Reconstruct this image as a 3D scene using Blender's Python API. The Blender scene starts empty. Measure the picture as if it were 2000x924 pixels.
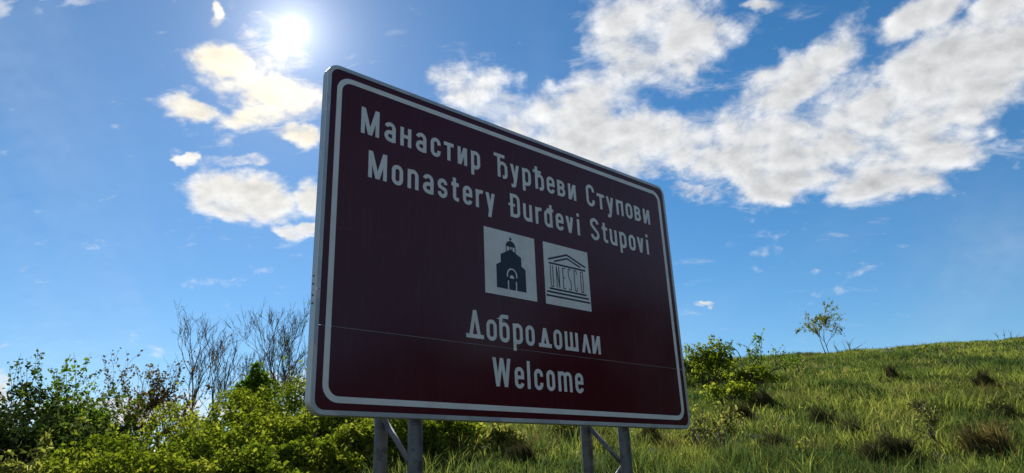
import bpy, math, random
import numpy as np
from mathutils import Vector, Matrix

# ------------------------------------------------------------------ camera, sky, sun, exposure
scene = bpy.context.scene
col = scene.collection
EYE = 1.6
cd = bpy.data.cameras.new('camera'); cam = bpy.data.objects.new('camera', cd); col.objects.link(cam)
cd.sensor_width = 36.0; cd.lens = 36.0 * 1393.95 / 2000.0
cd.clip_start = 0.05; cd.clip_end = 9000
cam.matrix_world = Matrix(((0.999182, 0.040436, 0.0, 0.0), (0.013508, -0.333777, -0.942555, 0.0),
                           (-0.038113, 0.941785, -0.334050, EYE), (0, 0, 0, 1)))
scene.camera = cam
SUN_AZ, SUN_EL = math.radians(-19.27), math.radians(34.68)
SUN = Vector((math.sin(SUN_AZ) * math.cos(SUN_EL), math.cos(SUN_AZ) * math.cos(SUN_EL), math.sin(SUN_EL)))
sl = bpy.data.lights.new('sun', 'SUN'); sl.energy = 5.0; sl.angle = math.radians(0.53); sl.color = (1.0, 0.95, 0.86)
so = bpy.data.objects.new('sun', sl); col.objects.link(so); so.location = SUN * 100
so.rotation_euler = SUN.to_track_quat('Z', 'Y').to_euler()
scene.view_settings.view_transform = 'Standard'; scene.view_settings.look = 'None'
scene.view_settings.gamma = 1; scene.view_settings.exposure = 0.92; scene.view_settings.use_curve_mapping = False
scene.render.resolution_x = 1024; scene.render.resolution_y = 473

# clouds: azimuth, elevation, half width, half height, tilt (radians), weight
CLOUDS = [
 (-0.4301, 0.5592, 0.052, 0.0291, 3.04, 1.0), (-0.3535, 0.5214, 0.0944, 0.0365, 3.086, 1.0), (-0.4663, 0.4905, 0.0499, 0.023, -3.046, 1.0),
 (-0.3792, 0.487, 0.0675, 0.0211, -3.013, 1.0), (-0.3168, 0.4785, 0.0478, 0.0216, -3.04, 1.0), (-0.3866, 0.3836, 0.0945, 0.0389, 3.036, 1.0),
 (-0.3077, 0.3484, 0.0386, 0.0124, 3.118, 0.9), (-0.4643, 0.4238, 0.0168, 0.0059, 3.026, 0.8), (-0.3504, 0.5679, 0.0632, 0.0293, -3.141, 0.72),
 (-0.4542, 0.6067, 0.0123, 0.0099, 1.614, 0.7), (-0.398, 0.5951, 0.0222, 0.0188, -2.87, 0.6), (-0.2925, 0.388, 0.0287, 0.0276, -3.028, 0.9),
 (-0.3943, 0.4277, 0.0548, 0.0093, -3.025, 0.6), (0.2476, 0.5891, 0.1195, 0.0722, 2.993, 1.0), (-0.0319, 0.5343, 0.0874, 0.0461, 2.798, 0.9),
 (0.0803, 0.505, 0.1341, 0.0461, -2.842, 0.95), (0.0461, 0.4755, 0.1502, 0.0426, 2.861, 0.95), (0.201, 0.4481, 0.1987, 0.0523, 2.979, 1.0),
 (0.3666, 0.4164, 0.1322, 0.0638, 2.877, 1.0), (0.3659, 0.3721, 0.0614, 0.027, 2.887, 1.0), (0.5145, 0.4177, 0.1907, 0.0667, -3.068, 1.0),
 (0.5385, 0.3598, 0.1115, 0.0377, 3.13, 1.0), (0.6253, 0.4492, 0.1271, 0.0658, -2.99, 1.0), (0.4394, 0.5019, 0.1066, 0.0396, -2.835, 0.95),
 (0.6045, 0.5276, 0.0638, 0.0242, -2.953, 0.95), (0.2635, 0.3785, 0.0399, 0.0125, 3.011, 0.75), (0.4063, 0.6022, 0.0332, 0.01, 2.907, 0.8),
 (0.2687, 0.232, 0.015, 0.0055, 3.044, 0.72), (0.6122, 0.331, 0.0117, 0.0054, 2.878, 0.7), (0.6919, 0.5043, 0.0467, 0.0287, -2.96, 0.9),
 (-0.6251, 0.1257, 0.0259, 0.0208, 1.988, 1.0), (-0.4662, 0.1092, 0.2365, 0.0214, -3.075, 0.85), (-0.3177, 0.1455, 0.0581, 0.0197, 3.139, 0.9),
 (-0.704, 0.5407, 0.0167, 0.0127, 1.66, 0.75), (-0.6263, 0.5823, 0.0481, 0.008, -2.857, 0.65)]

class NT:                                   # small helper for node graphs
    def __init__(s, tree): s.t = tree; tree.nodes.clear()
    def n(s, kind, ins=None, **kw):
        nd = s.t.nodes.new(kind)
        for k, v in kw.items(): setattr(nd, k, v)
        for k, v in (ins or {}).items(): s.put(nd.inputs[k], v)
        return nd
    def put(s, sock, v):
        if hasattr(v, 'is_output'): s.t.links.new(v, sock)
        elif hasattr(v, 'outputs'): s.t.links.new(v.outputs[0], sock)
        else: sock.default_value = v
    def m(s, op, a, b=0.0, c=0.0, clamp=False):
        return s.n('ShaderNodeMath', {0: a, 1: b, 2: c}, operation=op, use_clamp=clamp).outputs[0]
    def v(s, op, a, b=(0, 0, 0), scale=None):
        nd = s.n('ShaderNodeVectorMath', {0: a, 1: b}, operation=op)
        if scale is not None: s.put(nd.inputs['Scale'], scale)
        return nd.outputs['Value'] if op in ('LENGTH', 'DOT_PRODUCT', 'DISTANCE') else nd.outputs[0]
    def ramp(s, x, a, b, c=0.0, d=1.0, smooth=True):
        return s.n('ShaderNodeMapRange', {0: x, 1: a, 2: b, 3: c, 4: d}, interpolation_type='SMOOTHSTEP' if smooth else 'LINEAR').outputs[0]
    def mix(s, f, a, b, blend='MIX'):
        nd = s.n('ShaderNodeMix', data_type='RGBA', blend_type=blend); s.put(nd.inputs[0], f)
        s.put(nd.inputs[6], a); s.put(nd.inputs[7], b); return nd.outputs[2]
    def noise(s, vec, scale, detail=2.0, rough=0.5, dist=0.0):
        return s.n('ShaderNodeTexNoise', {'Vector': vec, 'Scale': scale, 'Detail': detail, 'Roughness': rough, 'Distortion': dist})

world = bpy.data.worlds.new('World'); scene.world = world; world.use_nodes = True
w = NT(world.node_tree)
sky = w.n('ShaderNodeTexSky', sky_type='NISHITA'); sky.sun_disc = False
sky.sun_elevation = SUN_EL; sky.sun_rotation = SUN_AZ
sky.altitude = 500; sky.air_density = 1.0; sky.dust_density = 0.1; sky.ozone_density = 3.0
tc = w.n('ShaderNodeTexCoord').outputs['Generated']
dirn = w.v('NORMALIZE', tc)
sep = w.n('ShaderNodeSeparateXYZ', {0: dirn})
dx, dy, dz = sep.outputs
azim = w.m('ARCTAN2', dx, dy); elev = w.m('ARCSINE', dz)
ae = w.n('ShaderNodeCombineXYZ', {0: azim, 1: elev, 2: 0.0}).outputs[0]
# the sheet the clouds drift in
zz = w.m('ADD', w.m('MAXIMUM', dz, 0.0), 0.40)
sheet = w.n('ShaderNodeCombineXYZ', {0: w.m('DIVIDE', dx, zz), 1: w.m('DIVIDE', dy, zz), 2: 0.0}).outputs[0]
wn = w.noise(sheet, 3.2, 3.0, 0.55)
warp = w.v('SCALE', w.v('SUBTRACT', wn.outputs['Color'], (0.5, 0.5, 0.5)), scale=0.09)
sheetw = w.v('ADD', sheet, warp)
aew = w.v('ADD', ae, w.v('SCALE', w.v('SUBTRACT', w.noise(sheet, 10.0, 4.0, 0.6).outputs['Color'], (0.5, 0.5, 0.5)), scale=0.06))
mask = None
for a, e, sx, sy, rot, wt in CLOUDS:
    mp = w.n('ShaderNodeMapping', {'Vector': aew, 'Location': (a, e, 0), 'Rotation': (0, 0, rot), 'Scale': (sx, sy, 1)}, vector_type='TEXTURE')
    r = w.v('LENGTH', mp.outputs[0])
    val = w.ramp(r, 0.30, 1.6 if a > -0.1 else 1.4, wt, 0.0)
    mask = val if mask is None else w.n('ShaderNodeMath', {0: mask, 1: val, 2: 0.12}, operation='SMOOTH_MAX').outputs[0]
# elsewhere in the sky the same broken cloud goes on
far = w.ramp(w.noise(w.v('ADD', sheet, (3.1, 7.7, 0)), 0.75, 1.0).outputs[0], 0.46, 0.66)
front = w.m('MULTIPLY', w.ramp(w.m('ABSOLUTE', azim), 0.72, 0.95, 1.0, 0.0), w.ramp(elev, 0.66, 0.8, 1.0, 0.0))
mask = w.m('ADD', w.m('MULTIPLY', mask, front), w.m('MULTIPLY', far, w.m('SUBTRACT', 1.0, front)))
def fbm(off):
    p = w.v('ADD', sheetw, off)
    vo = w.n('ShaderNodeTexVoronoi', {'Vector': p, 'Scale': 20.0, 'Detail': 1.0, 'Roughness': 0.55, 'Lacunarity': 2.2}, feature='F1', normalize=True)
    puff = w.m('SUBTRACT', 1.0, w.m('MULTIPLY', vo.outputs['Distance'], 1.25))
    return w.m('ADD', w.m('MULTIPLY', w.noise(p, 5.5, 3.0, 0.55).outputs[0], 0.38), w.m('ADD', w.m('MULTIPLY', w.noise(p, 17.0, 7.0, 0.64).outputs[0], 0.44), w.m('MULTIPLY', puff, 0.18)))
n0 = fbm((0, 0, 0))
n1 = fbm((SUN.x * 0.022, SUN.y * 0.022, 0))
dens = w.m('ADD', w.m('MULTIPLY', mask, 0.89), w.m('MULTIPLY', w.m('SUBTRACT', n0, 0.5), 3.0))
alpha = w.ramp(dens, 0.31, 0.97)
veil = w.m('MULTIPLY', w.ramp(w.noise(w.v('MULTIPLY', sheet, (1.0, 0.45, 1)), 1.3, 5.0, 0.55, 0.6).outputs[0], 0.45, 0.75), 0.16)
fib = w.n('ShaderNodeMapping', {'Vector': sheetw, 'Rotation': (0, 0, 0.6), 'Scale': (1.0, 2.4, 1.0)})
wisp = w.m('ADD', w.m('MULTIPLY', mask, 0.62), w.m('MULTIPLY', w.m('SUBTRACT', w.noise(fib.outputs[0], 8.0, 7.0, 0.66, 0.4).outputs[0], 0.5), 2.3))
alpha = w.m('MAXIMUM', w.m('MAXIMUM', alpha, veil), w.m('MULTIPLY', w.ramp(wisp, 0.22, 0.85), 0.62))
cosg = w.v('DOT_PRODUCT', dirn, tuple(SUN))
gam = w.m('ARCCOSINE', w.m('MINIMUM', cosg, 0.999999))
relief = w.m('MULTIPLY', w.m('SUBTRACT', n0, n1), 1.1)
thick = w.ramp(dens, 0.6, 1.5, -0.04, 0.14)
near_sun = w.m('POWER', 2.718, w.m('MULTIPLY', gam, -7.0))
cb = w.m('ADD', w.m('SUBTRACT', w.m('ADD', 0.49, relief), thick), w.m('MULTIPLY', near_sun, 0.40))
tint = w.mix(w.ramp(gam, 0.05, 0.30, 1.0, 0.0), (0.97, 0.985, 1.0, 1), (1.0, 0.90, 0.70, 1))
ccol = w.v('SCALE', tint, scale=w.m('MAXIMUM', cb, 0.25))
skyc = w.n('ShaderNodeHueSaturation', {'Hue': 0.496, 'Saturation': 1.28, 'Value': 1.0, 'Fac': 1.0, 'Color': sky.outputs[0]}).outputs[0]
bg_sky = w.n('ShaderNodeBackground', {'Color': skyc, 'Strength': 0.057})
bg_cl = w.n('ShaderNodeBackground', {'Color': ccol, 'Strength': 0.84})
ms = w.n('ShaderNodeMixShader', {0: alpha, 1: bg_sky.outputs[0], 2: bg_cl.outputs[0]})
# the sun itself with its aureole
gs = w.m('DIVIDE', gam, 0.0085)
disc = w.m('ADD', w.m('MULTIPLY', w.m('POWER', 2.718, w.m('MULTIPLY', w.m('MULTIPLY', gs, gs), -1.0)), 8.0), w.m('ADD', w.m('MULTIPLY', w.m('POWER', 2.718, w.m('MULTIPLY', gam, -30.0)), 0.62), w.m('MULTIPLY', near_sun, 0.04)))
bg_sun = w.n('ShaderNodeBackground', {'Color': (1.0, 0.97, 0.92, 1), 'Strength': disc})
ad = w.n('ShaderNodeAddShader', {0: ms.outputs[0], 1: bg_sun.outputs[0]})
w.n('ShaderNodeOutputWorld', {0: ad.outputs[0]})

# ------------------------------------------------------------------ helpers
rng = np.random.default_rng(7); random.seed(11)
def tag(o, label=None, cat=None, group=None, kind=None):
    if label: o['label'] = label
    if cat: o['category'] = cat
    if group: o['group'] = group
    if kind: o['kind'] = kind
    return o
def empty(name, loc, rz=0.0, hs=.8):
    o = bpy.data.objects.new(name, None); col.objects.link(o); o.location = loc; o.rotation_euler = (0, 0, rz)
    o.empty_display_size = 0.2; return o
def link(name, me, mat, parent=None):
    o = bpy.data.objects.new(name, me); col.objects.link(o)
    if mat and not me.materials: me.materials.append(mat)
    o.parent = parent; return o
def mesh_np(name, V, F, tint=None, smooth=False):
    """V (n,3); F (m,3) or (m,4); tint: one value per vertex"""
    V = np.asarray(V, np.float32); F = np.asarray(F, np.int32); k = F.shape[1]
    me = bpy.data.meshes.new(name)
    me.vertices.add(len(V)); me.vertices.foreach_set('co', V.ravel())
    me.loops.add(F.size); me.loops.foreach_set('vertex_index', F.ravel())
    me.polygons.add(len(F)); me.polygons.foreach_set('loop_start', np.arange(0, F.size, k, dtype=np.int32))
    if smooth: me.polygons.foreach_set('use_smooth', np.ones(len(F), dtype=bool))
    if tint is not None:
        at = me.attributes.new('tint', 'FLOAT', 'POINT'); at.data.foreach_set('value', np.asarray(tint, np.float32))
    me.update(calc_edges=True); return me
class Geo:
    def __init__(s): s.v = []; s.f = []
    def poly(s, pts):
        b = len(s.v); s.v += [tuple(p) for p in pts]; s.f.append(tuple(range(b, b + len(pts))))
    def box(s, x0, x1, y0, y1, z0, z1):
        b = len(s.v); s.v += [(x, y, z) for x in (x0, x1) for y in (y0, y1) for z in (z0, z1)]
        s.f += [tuple(b + i for i in q) for q in ((0, 1, 3, 2), (4, 6, 7, 5), (0, 4, 5, 1), (2, 3, 7, 6), (0, 2, 6, 4), (1, 5, 7, 3))]
    def tube(s, pts, rad, sides=6, cap=False):
        pts = [Vector(p) for p in pts]; n = len(pts); b = len(s.v)
        if not hasattr(rad, '__len__'): rad = [rad] * n
        up = None
        for i, p in enumerate(pts):
            d = (pts[min(i + 1, n - 1)] - pts[max(i - 1, 0)]).normalized()
            if up is None: up = d.orthogonal().normalized()
            up = (up - d * up.dot(d)).normalized(); sd = d.cross(up)
            for k in range(sides):
                a = 2 * math.pi * k / sides
                s.v.append(tuple(p + (up * math.cos(a) + sd * math.sin(a)) * rad[i]))
        for i in range(n - 1):
            for k in range(sides):
                k2 = (k + 1) % sides
                s.f.append((b + i * sides + k, b + i * sides + k2, b + (i + 1) * sides + k2, b + (i + 1) * sides + k))
        if cap:
            s.f.append(tuple(b + k for k in range(sides))[::-1]); s.f.append(tuple(b + (n - 1) * sides + k for k in range(sides)))
    def mesh(s, name, smooth=False):
        me = bpy.data.meshes.new(name); me.from_pydata(s.v, [], s.f); me.update()
        if smooth: me.polygons.foreach_set('use_smooth', np.ones(len(me.polygons), dtype=bool))
        return me
def mat(name):
    m = bpy.data.materials.new(name); m.use_nodes = True; return m, NT(m.node_tree)
def out(t, sh): t.n('ShaderNodeOutputMaterial', {0: sh.outputs[0]})

# ------------------------------------------------------------------ materials
def leaf_mat(name, c0, c1, c2, trans=0.45, rough=0.55):
    m, t = mat(name)
    a = t.n('ShaderNodeAttribute', attribute_name='tint').outputs['Fac']
    c = t.mix(t.ramp(a, 0.0, 0.55), c0 + (1,), c1 + (1,)); c = t.mix(t.ramp(a, 0.6, 1.0), c, c2 + (1,))
    p = t.n('ShaderNodeBsdfDiffuse', {'Color': c, 'Roughness': rough})
    tcol = t.n('ShaderNodeHueSaturation', {'Hue': 0.495, 'Saturation': 1.1, 'Value': 1.5, 'Fac': 1.0, 'Color': c}).outputs[0]
    tr = t.n('ShaderNodeBsdfTranslucent', {'Color': tcol})
    out(t, t.n('ShaderNodeMixShader', {0: trans, 1: p.outputs[0], 2: tr.outputs[0]})); return m
M = {}
M['bush'] = leaf_mat('bush_leaf', (0.052, 0.084, 0.013), (0.125, 0.165, 0.022), (0.23, 0.255, 0.045), 0.47)
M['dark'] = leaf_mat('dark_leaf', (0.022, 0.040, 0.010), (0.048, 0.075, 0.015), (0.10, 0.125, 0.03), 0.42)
M['deep'] = leaf_mat('deep_shaded_leaf', (0.012, 0.022, 0.008), (0.024, 0.040, 0.011), (0.05, 0.07, 0.02), 0.25)  # shade inside the dense far-left shrub is put into this darker leaf colour
M['green'] = leaf_mat('green_leaf', (0.045, 0.090, 0.014), (0.085, 0.145, 0.020), (0.14, 0.195, 0.035), 0.5)
M['pale'] = leaf_mat('pale_leaf', (0.09, 0.11, 0.025), (0.16, 0.18, 0.04), (0.25, 0.25, 0.08), 0.5)
M['brown'] = leaf_mat('brown_leaf', (0.06, 0.035, 0.012), (0.10, 0.07, 0.015), (0.12, 0.11, 0.03), 0.35)
M['grass'] = leaf_mat('grass_blade', (0.033, 0.056, 0.019), (0.088, 0.121, 0.032), (0.21, 0.235, 0.058), 0.50, 0.5)
M['tussock'] = leaf_mat('old_tussock_blade', (0.030, 0.034, 0.014), (0.060, 0.060, 0.028), (0.13, 0.12, 0.06), 0.22, 0.7)
M['dry'] = leaf_mat('dry_grass_blade', (0.075, 0.066, 0.024), (0.14, 0.122, 0.048), (0.27, 0.225, 0.10), 0.42, 0.6)
m, t = mat('bark'); nz = t.noise(t.n('ShaderNodeTexCoord').outputs['Object'], 14.0, 4.0)
out(t, t.n('ShaderNodeBsdfPrincipled', {'Base Color': t.mix(nz.outputs[0], (0.035, 0.028, 0.022, 1), (0.11, 0.09, 0.07, 1)), 'Roughness': 0.9})); M['bark'] = m
m, t = mat('flower'); out(t, t.n('ShaderNodeBsdfPrincipled', {'Base Color': (0.75, 0.6, 0.06, 1), 'Roughness': 0.7})); M['flower'] = m
m, t = mat('soil'); oc = t.n('ShaderNodeTexCoord').outputs['Object']
c = t.mix(t.ramp(t.noise(oc, 0.7, 5.0, 0.6).outputs[0], 0.35, 0.65), (0.035, 0.046, 0.014, 1), (0.060, 0.060, 0.026, 1))
c = t.mix(t.ramp(t.noise(oc, 9.0, 6.0, 0.7).outputs[0], 0.4, 0.7), c, (0.03, 0.036, 0.012, 1))
bp = t.n('ShaderNodeBump', {'Strength': 0.6, 'Distance': 0.06, 'Height': t.noise(oc, 16.0, 6.0, 0.7).outputs[0]})
out(t, t.n('ShaderNodeBsdfPrincipled', {'Base Color': c, 'Roughness': 0.95, 'Normal': bp.outputs[0]})); M['soil'] = m

m, t = mat('brown_sheeting'); oc = t.n('ShaderNodeTexCoord').outputs['Object']
d1 = t.noise(oc, 1.1, 4.0, 0.6).outputs[0]; d2 = t.noise(t.v('MULTIPLY', oc, (9, 1, 0.8)), 3.0, 5.0, 0.6).outputs[0]
c = t.mix(d1, (0.056, 0.0065, 0.011, 1), (0.070, 0.009, 0.015, 1)); c = t.mix(t.ramp(d2, 0.5, 0.8, 0.0, 0.2), c, (0.10, 0.07, 0.06, 1))
out(t, t.n('ShaderNodeBsdfPrincipled', {'Base Color': c, 'Roughness': t.ramp(d1, 0.3, 0.7, 0.16, 0.26), 'Specular IOR Level': 0.36,
    'Normal': t.n('ShaderNodeBump', {'Strength': 0.05, 'Distance': 0.02, 'Height': t.noise(oc, 1.6, 2.0).outputs[0]}).outputs[0]})); M['burgundy'] = m
m, t = mat('white_sheeting'); oc = t.n('ShaderNodeTexCoord').outputs['Object']
c = t.mix(t.ramp(t.noise(oc, 5.0, 5.0, 0.65).outputs[0], 0.35, 0.75), (0.66, 0.68, 0.68, 1), (0.56, 0.57, 0.56, 1))
out(t, t.n('ShaderNodeBsdfPrincipled', {'Base Color': c, 'Roughness': 0.4})); M['white'] = m
m, t = mat('navy_print'); out(t, t.n('ShaderNodeBsdfPrincipled', {'Base Color': (0.008, 0.012, 0.026, 1), 'Roughness': 0.35})); M['navy'] = m
def metal(name, lo, hi, rough, metallic=0.55, spot=18.0):
    m, t = mat(name); oc = t.n('ShaderNodeTexCoord').outputs['Object']
    vz = t.n('ShaderNodeTexVoronoi', {'Vector': t.v('ADD', oc, t.v('SCALE', t.noise(oc, 20.0, 2.0).outputs['Color'], scale=0.06)), 'Scale': spot})
    g = t.m('ADD', t.m('MULTIPLY', t.n('ShaderNodeSeparateColor', {0: vz.outputs['Color']}).outputs[0], 0.6), t.m('MULTIPLY', t.noise(oc, 6.0, 5.0, 0.6).outputs[0], 0.4))
    c = t.mix(t.ramp(g, 0.2, 0.75), lo + (1,), hi + (1,))
    out(t, t.n('ShaderNodeBsdfPrincipled', {'Base Color': c, 'Roughness': t.ramp(g, 0.2, 0.8, rough, rough + 0.2), 'Metallic': metallic})); return m
M['galv'] = metal('galvanised_steel', (0.085, 0.092, 0.105), (0.165, 0.175, 0.19), 0.5)
M['alu'] = metal('aluminium_edge', (0.40, 0.42, 0.43), (0.52, 0.54, 0.55), 0.42, 0.5, 5.0)
M['rivet'] = metal('rivet_steel', (0.12, 0.13, 0.14), (0.2, 0.2, 0.21), 0.5)

# ------------------------------------------------------------------ terrain
def sstep(a, b, v):
    t = np.clip((v - a) / (b - a), 0, 1); return t * t * (3 - 2 * t)
def ground(x, y):
    x = np.asarray(x, float); y = np.asarray(y, float); k = .212
    bank = np.where(y < 8.2, 1.6 * sstep(.3, 8.2, y), 1.6)
    t1 = np.clip(y - 7.6, 0, 14.4); t2 = np.clip(y - 22, 0, 18); t3 = np.clip(y - 40, 0, None)
    up = k * t1 + k * t2 - k * t2 * t2 / 36 - 6.0 * (1 - np.exp(-t3 / 90))
    fac = 1 + .22 * np.clip(x / np.maximum(y, 7.5), -.5, 1.0)
    s = -x - 2.2; soft = np.where(s > 6, s, np.log1p(np.exp(np.clip(s, -30, 6) * 2.0)) / 2.0)
    fall = 4.5 * np.tanh(.3 * soft / 4.5) * sstep(1.5, 8, y)
    n = .05 * np.sin(1.9 * x + .7 * np.sin(1.3 * y)) * np.sin(1.6 * y + .9 * np.sin(1.1 * x + 2)) + .07 * np.sin(.63 * x + 1.2) * np.sin(.71 * y + .5 * np.sin(.4 * x))
    return bank + up * fac - fall + n * sstep(3, 8, y) * (1 - sstep(60, 120, y))
def gz(x, y): return float(ground(x, y))
nr, na = 260, 288
rr = np.concatenate([[0.0], np.linspace(0.6, 40, 190), 40 * np.power(5000 / 40, np.linspace(0.02, 1, nr - 191))])
aa = np.linspace(0, 2 * np.pi, na, endpoint=False)
R_, A_ = np.meshgrid(rr, aa, indexing='ij'); X = R_ * np.sin(A_); Y = R_ * np.cos(A_); Z = ground(X, Y)
V = np.stack([X, Y, Z], -1).reshape(-1, 3)
i, j = np.meshgrid(np.arange(nr - 1), np.arange(na), indexing='ij'); j2 = (j + 1) % na
F = np.stack([i * na + j, (i + 1) * na + j, (i + 1) * na + j2, i * na + j2], -1).reshape(-1, 4)[:, ::-1]
tag(link('hillside_ground', mesh_np('hillside_ground', V, F, smooth=True), M['soil']), kind='structure')

def vnoise(x, y, s, seed):                  # smooth value noise, vectorised
    r = np.random.default_rng(seed); T = r.random((64, 64))
    u = np.asarray(x) / s + 500.0; v = np.asarray(y) / s + 500.0
    i = np.floor(u).astype(int); j = np.floor(v).astype(int); fu = u - i; fv = v - j
    fu = fu * fu * (3 - 2 * fu); fv = fv * fv * (3 - 2 * fv)
    g = lambda a, b: T[a % 64, b % 64]
    return (g(i, j) * (1 - fu) + g(i + 1, j) * fu) * (1 - fv) + (g(i, j + 1) * (1 - fu) + g(i + 1, j + 1) * fu) * fv

# ------------------------------------------------------------------ grass
def blades(P, h, wd, lean_dir, lean, tint):
    """bent tapering blades, 3 triangles each"""
    n = len(P); ld = np.stack([np.cos(lean_dir), np.sin(lean_dir), np.zeros(n)], -1)
    fa = rng.random(n) * 2 * np.pi; sd = np.stack([np.cos(fa), np.sin(fa), np.zeros(n)], -1) * wd[:, None]
    up = np.array([0, 0, 1.0])
    a = P - sd * .5; b = P + sd * .5
    mid = P + up * (h * .58)[:, None] + ld * (h * lean * .35)[:, None]
    c = mid - sd * .38; d = mid + sd * .38
    tip = P + up * (h * np.clip(1 - .35 * lean * lean, .35, 1))[:, None] + ld * (h * lean)[:, None]
    V = np.stack([a, b, c, d, tip], 1).reshape(-1, 3); o = (np.arange(n) * 5)[:, None]
    F = np.concatenate([o + [0, 1, 3], o + [0, 3, 2], o + [2, 3, 4]], 0)
    return V, F, np.repeat(tint, 5)
def scatter(n, az0, az1, d0, d1, power):
    az = np.radians(rng.uniform(az0, az1, n)); u = rng.random(n)
    d = d0 * (d1 / d0) ** (u ** power); return d * np.sin(az), d * np.cos(az), d
TUS = [(4.22, 12.52, .42, 'dark grass tussock right of the sign, halfway up the slope'), (4.43, 10.83, .40, 'broad dark tussock in the middle of the right hillside'),
       (7.98, 15.44, .40, 'small dark tussock below the crest right of the lone tree'), (3.10, 9.06, .36, 'dark tussock above the sapling at the bottom edge'),
       (4.28, 9.54, .36, 'dark tussock left of the tall hillside sapling'), (8.56, 13.37, .42, 'dark tussock high near the right edge of the photo'),
       (7.01, 10.71, .42, 'round dark tussock at the right edge, middle of the slope'), (4.05, 8.06, .40, 'brownish tussock at the bottom, left of the straw heap'),
       (4.95, 7.95, .56, 'largest straw coloured tussock in the lower right corner'), (3.55, 11.66, .36, 'dark tussock just right of the lower sign corner'),
       (3.71, 7.96, .36, 'dry tussock at the bottom edge beside the brownish one'), (.01, 9.02, .36, 'dark tussock below the sign midway between the posts'),
       (1.70, 9.74, .36, 'dark tussock right of the rightmost steel post'), (5.95, 10.95, .34, 'low dark tussock right of the tall hillside sapling')]
def meadow(name, nt, per, seed, dry, label, d0=4.2, d1=42, az0=-24):
    """tufts of blades fanning out from a common foot, over a thinner even sward"""
    x, y, d = scatter(nt, az0, 46, d0, d1, 0.95)
    big = vnoise(x, y, 1.3, seed); patch = vnoise(x, y, 2.6, seed + 1)
    if dry: keep = rng.random(nt) < np.clip((patch - .3) * 1.8, .12, 1)
    else: keep = rng.random(nt) < np.clip(.45 + 1.2 * (1 - patch), .3, 1)
    for tx, ty, ts, _ in TUS: keep &= np.hypot(x - tx, y - ty + .1) > ts * .24
    x, y, d, big = [q[keep] for q in (x, y, d, big)]; nt = len(x)
    th = (.10 + .34 * big * rng.random(nt) ** .8 + .10 * rng.random(nt) ** 4) * np.clip(1.12 - .02 * d, .42, 1)
    tr = rng.uniform(.03, .12, nt); tt = np.clip(rng.normal(.42 + 1.2 * (vnoise(x, y, .9, seed + 4) - .5) + .6 * (vnoise(x, y, 3.4, seed + 6) - .5), .24, nt), 0, 1)
    wind = vnoise(x, y, 1.5, seed + 5) * 5 - 1.2; wl = rng.uniform(0, .5, nt)
    k = np.repeat(np.arange(nt), rng.poisson(per, nt)); n = len(k)
    a = rng.random(n) * 6.283; r = tr[k] * rng.random(n) ** .6
    bx, by = x[k] + r * np.cos(a), y[k] + r * np.sin(a)
    out_l = .25 + .75 * r / tr[k]
    lx = np.cos(a) * out_l * .8 + np.cos(wind[k]) * wl[k] + rng.normal(0, .2, n); ly = np.sin(a) * out_l * .8 + np.sin(wind[k]) * wl[k] + rng.normal(0, .2, n)
    lean = np.clip(np.hypot(lx, ly), .05, 1.25) * (1.15 if dry else .9)
    h = th[k] * rng.uniform(.55, 1.15, n) * (1.1 if dry else 1)
    wd = (.0042 + .00052 * d[k]) * rng.uniform(.7, 1.3, n) * (.7 if dry else 1)
    P = np.stack([bx, by, ground(bx, by) - .02], -1)
    V, F, T = blades(P, h, wd, np.arctan2(ly, lx), lean, np.clip(tt[k] + rng.normal(0, .12, n), 0, 1))
    tag(link(name, mesh_np(name, V, F, T), M['dry' if dry else 'grass']), label, 'grass', kind='stuff')
meadow('meadow_grass', 13500, 24, 20, False, 'green meadow grass covering the sunlit hillside')
meadow('short_grass', 44000, 3.6, 60, False, 'short fine green sward between the taller grass tufts')
meadow('crest_grass', 52000, 3.6, 80, False, 'fine grass over the upper slope up to the crest', 13, 34, 0)
meadow('dry_grass', 13500, 15, 40, True, 'thin straw coloured old grass among the green on the hillside')

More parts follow.
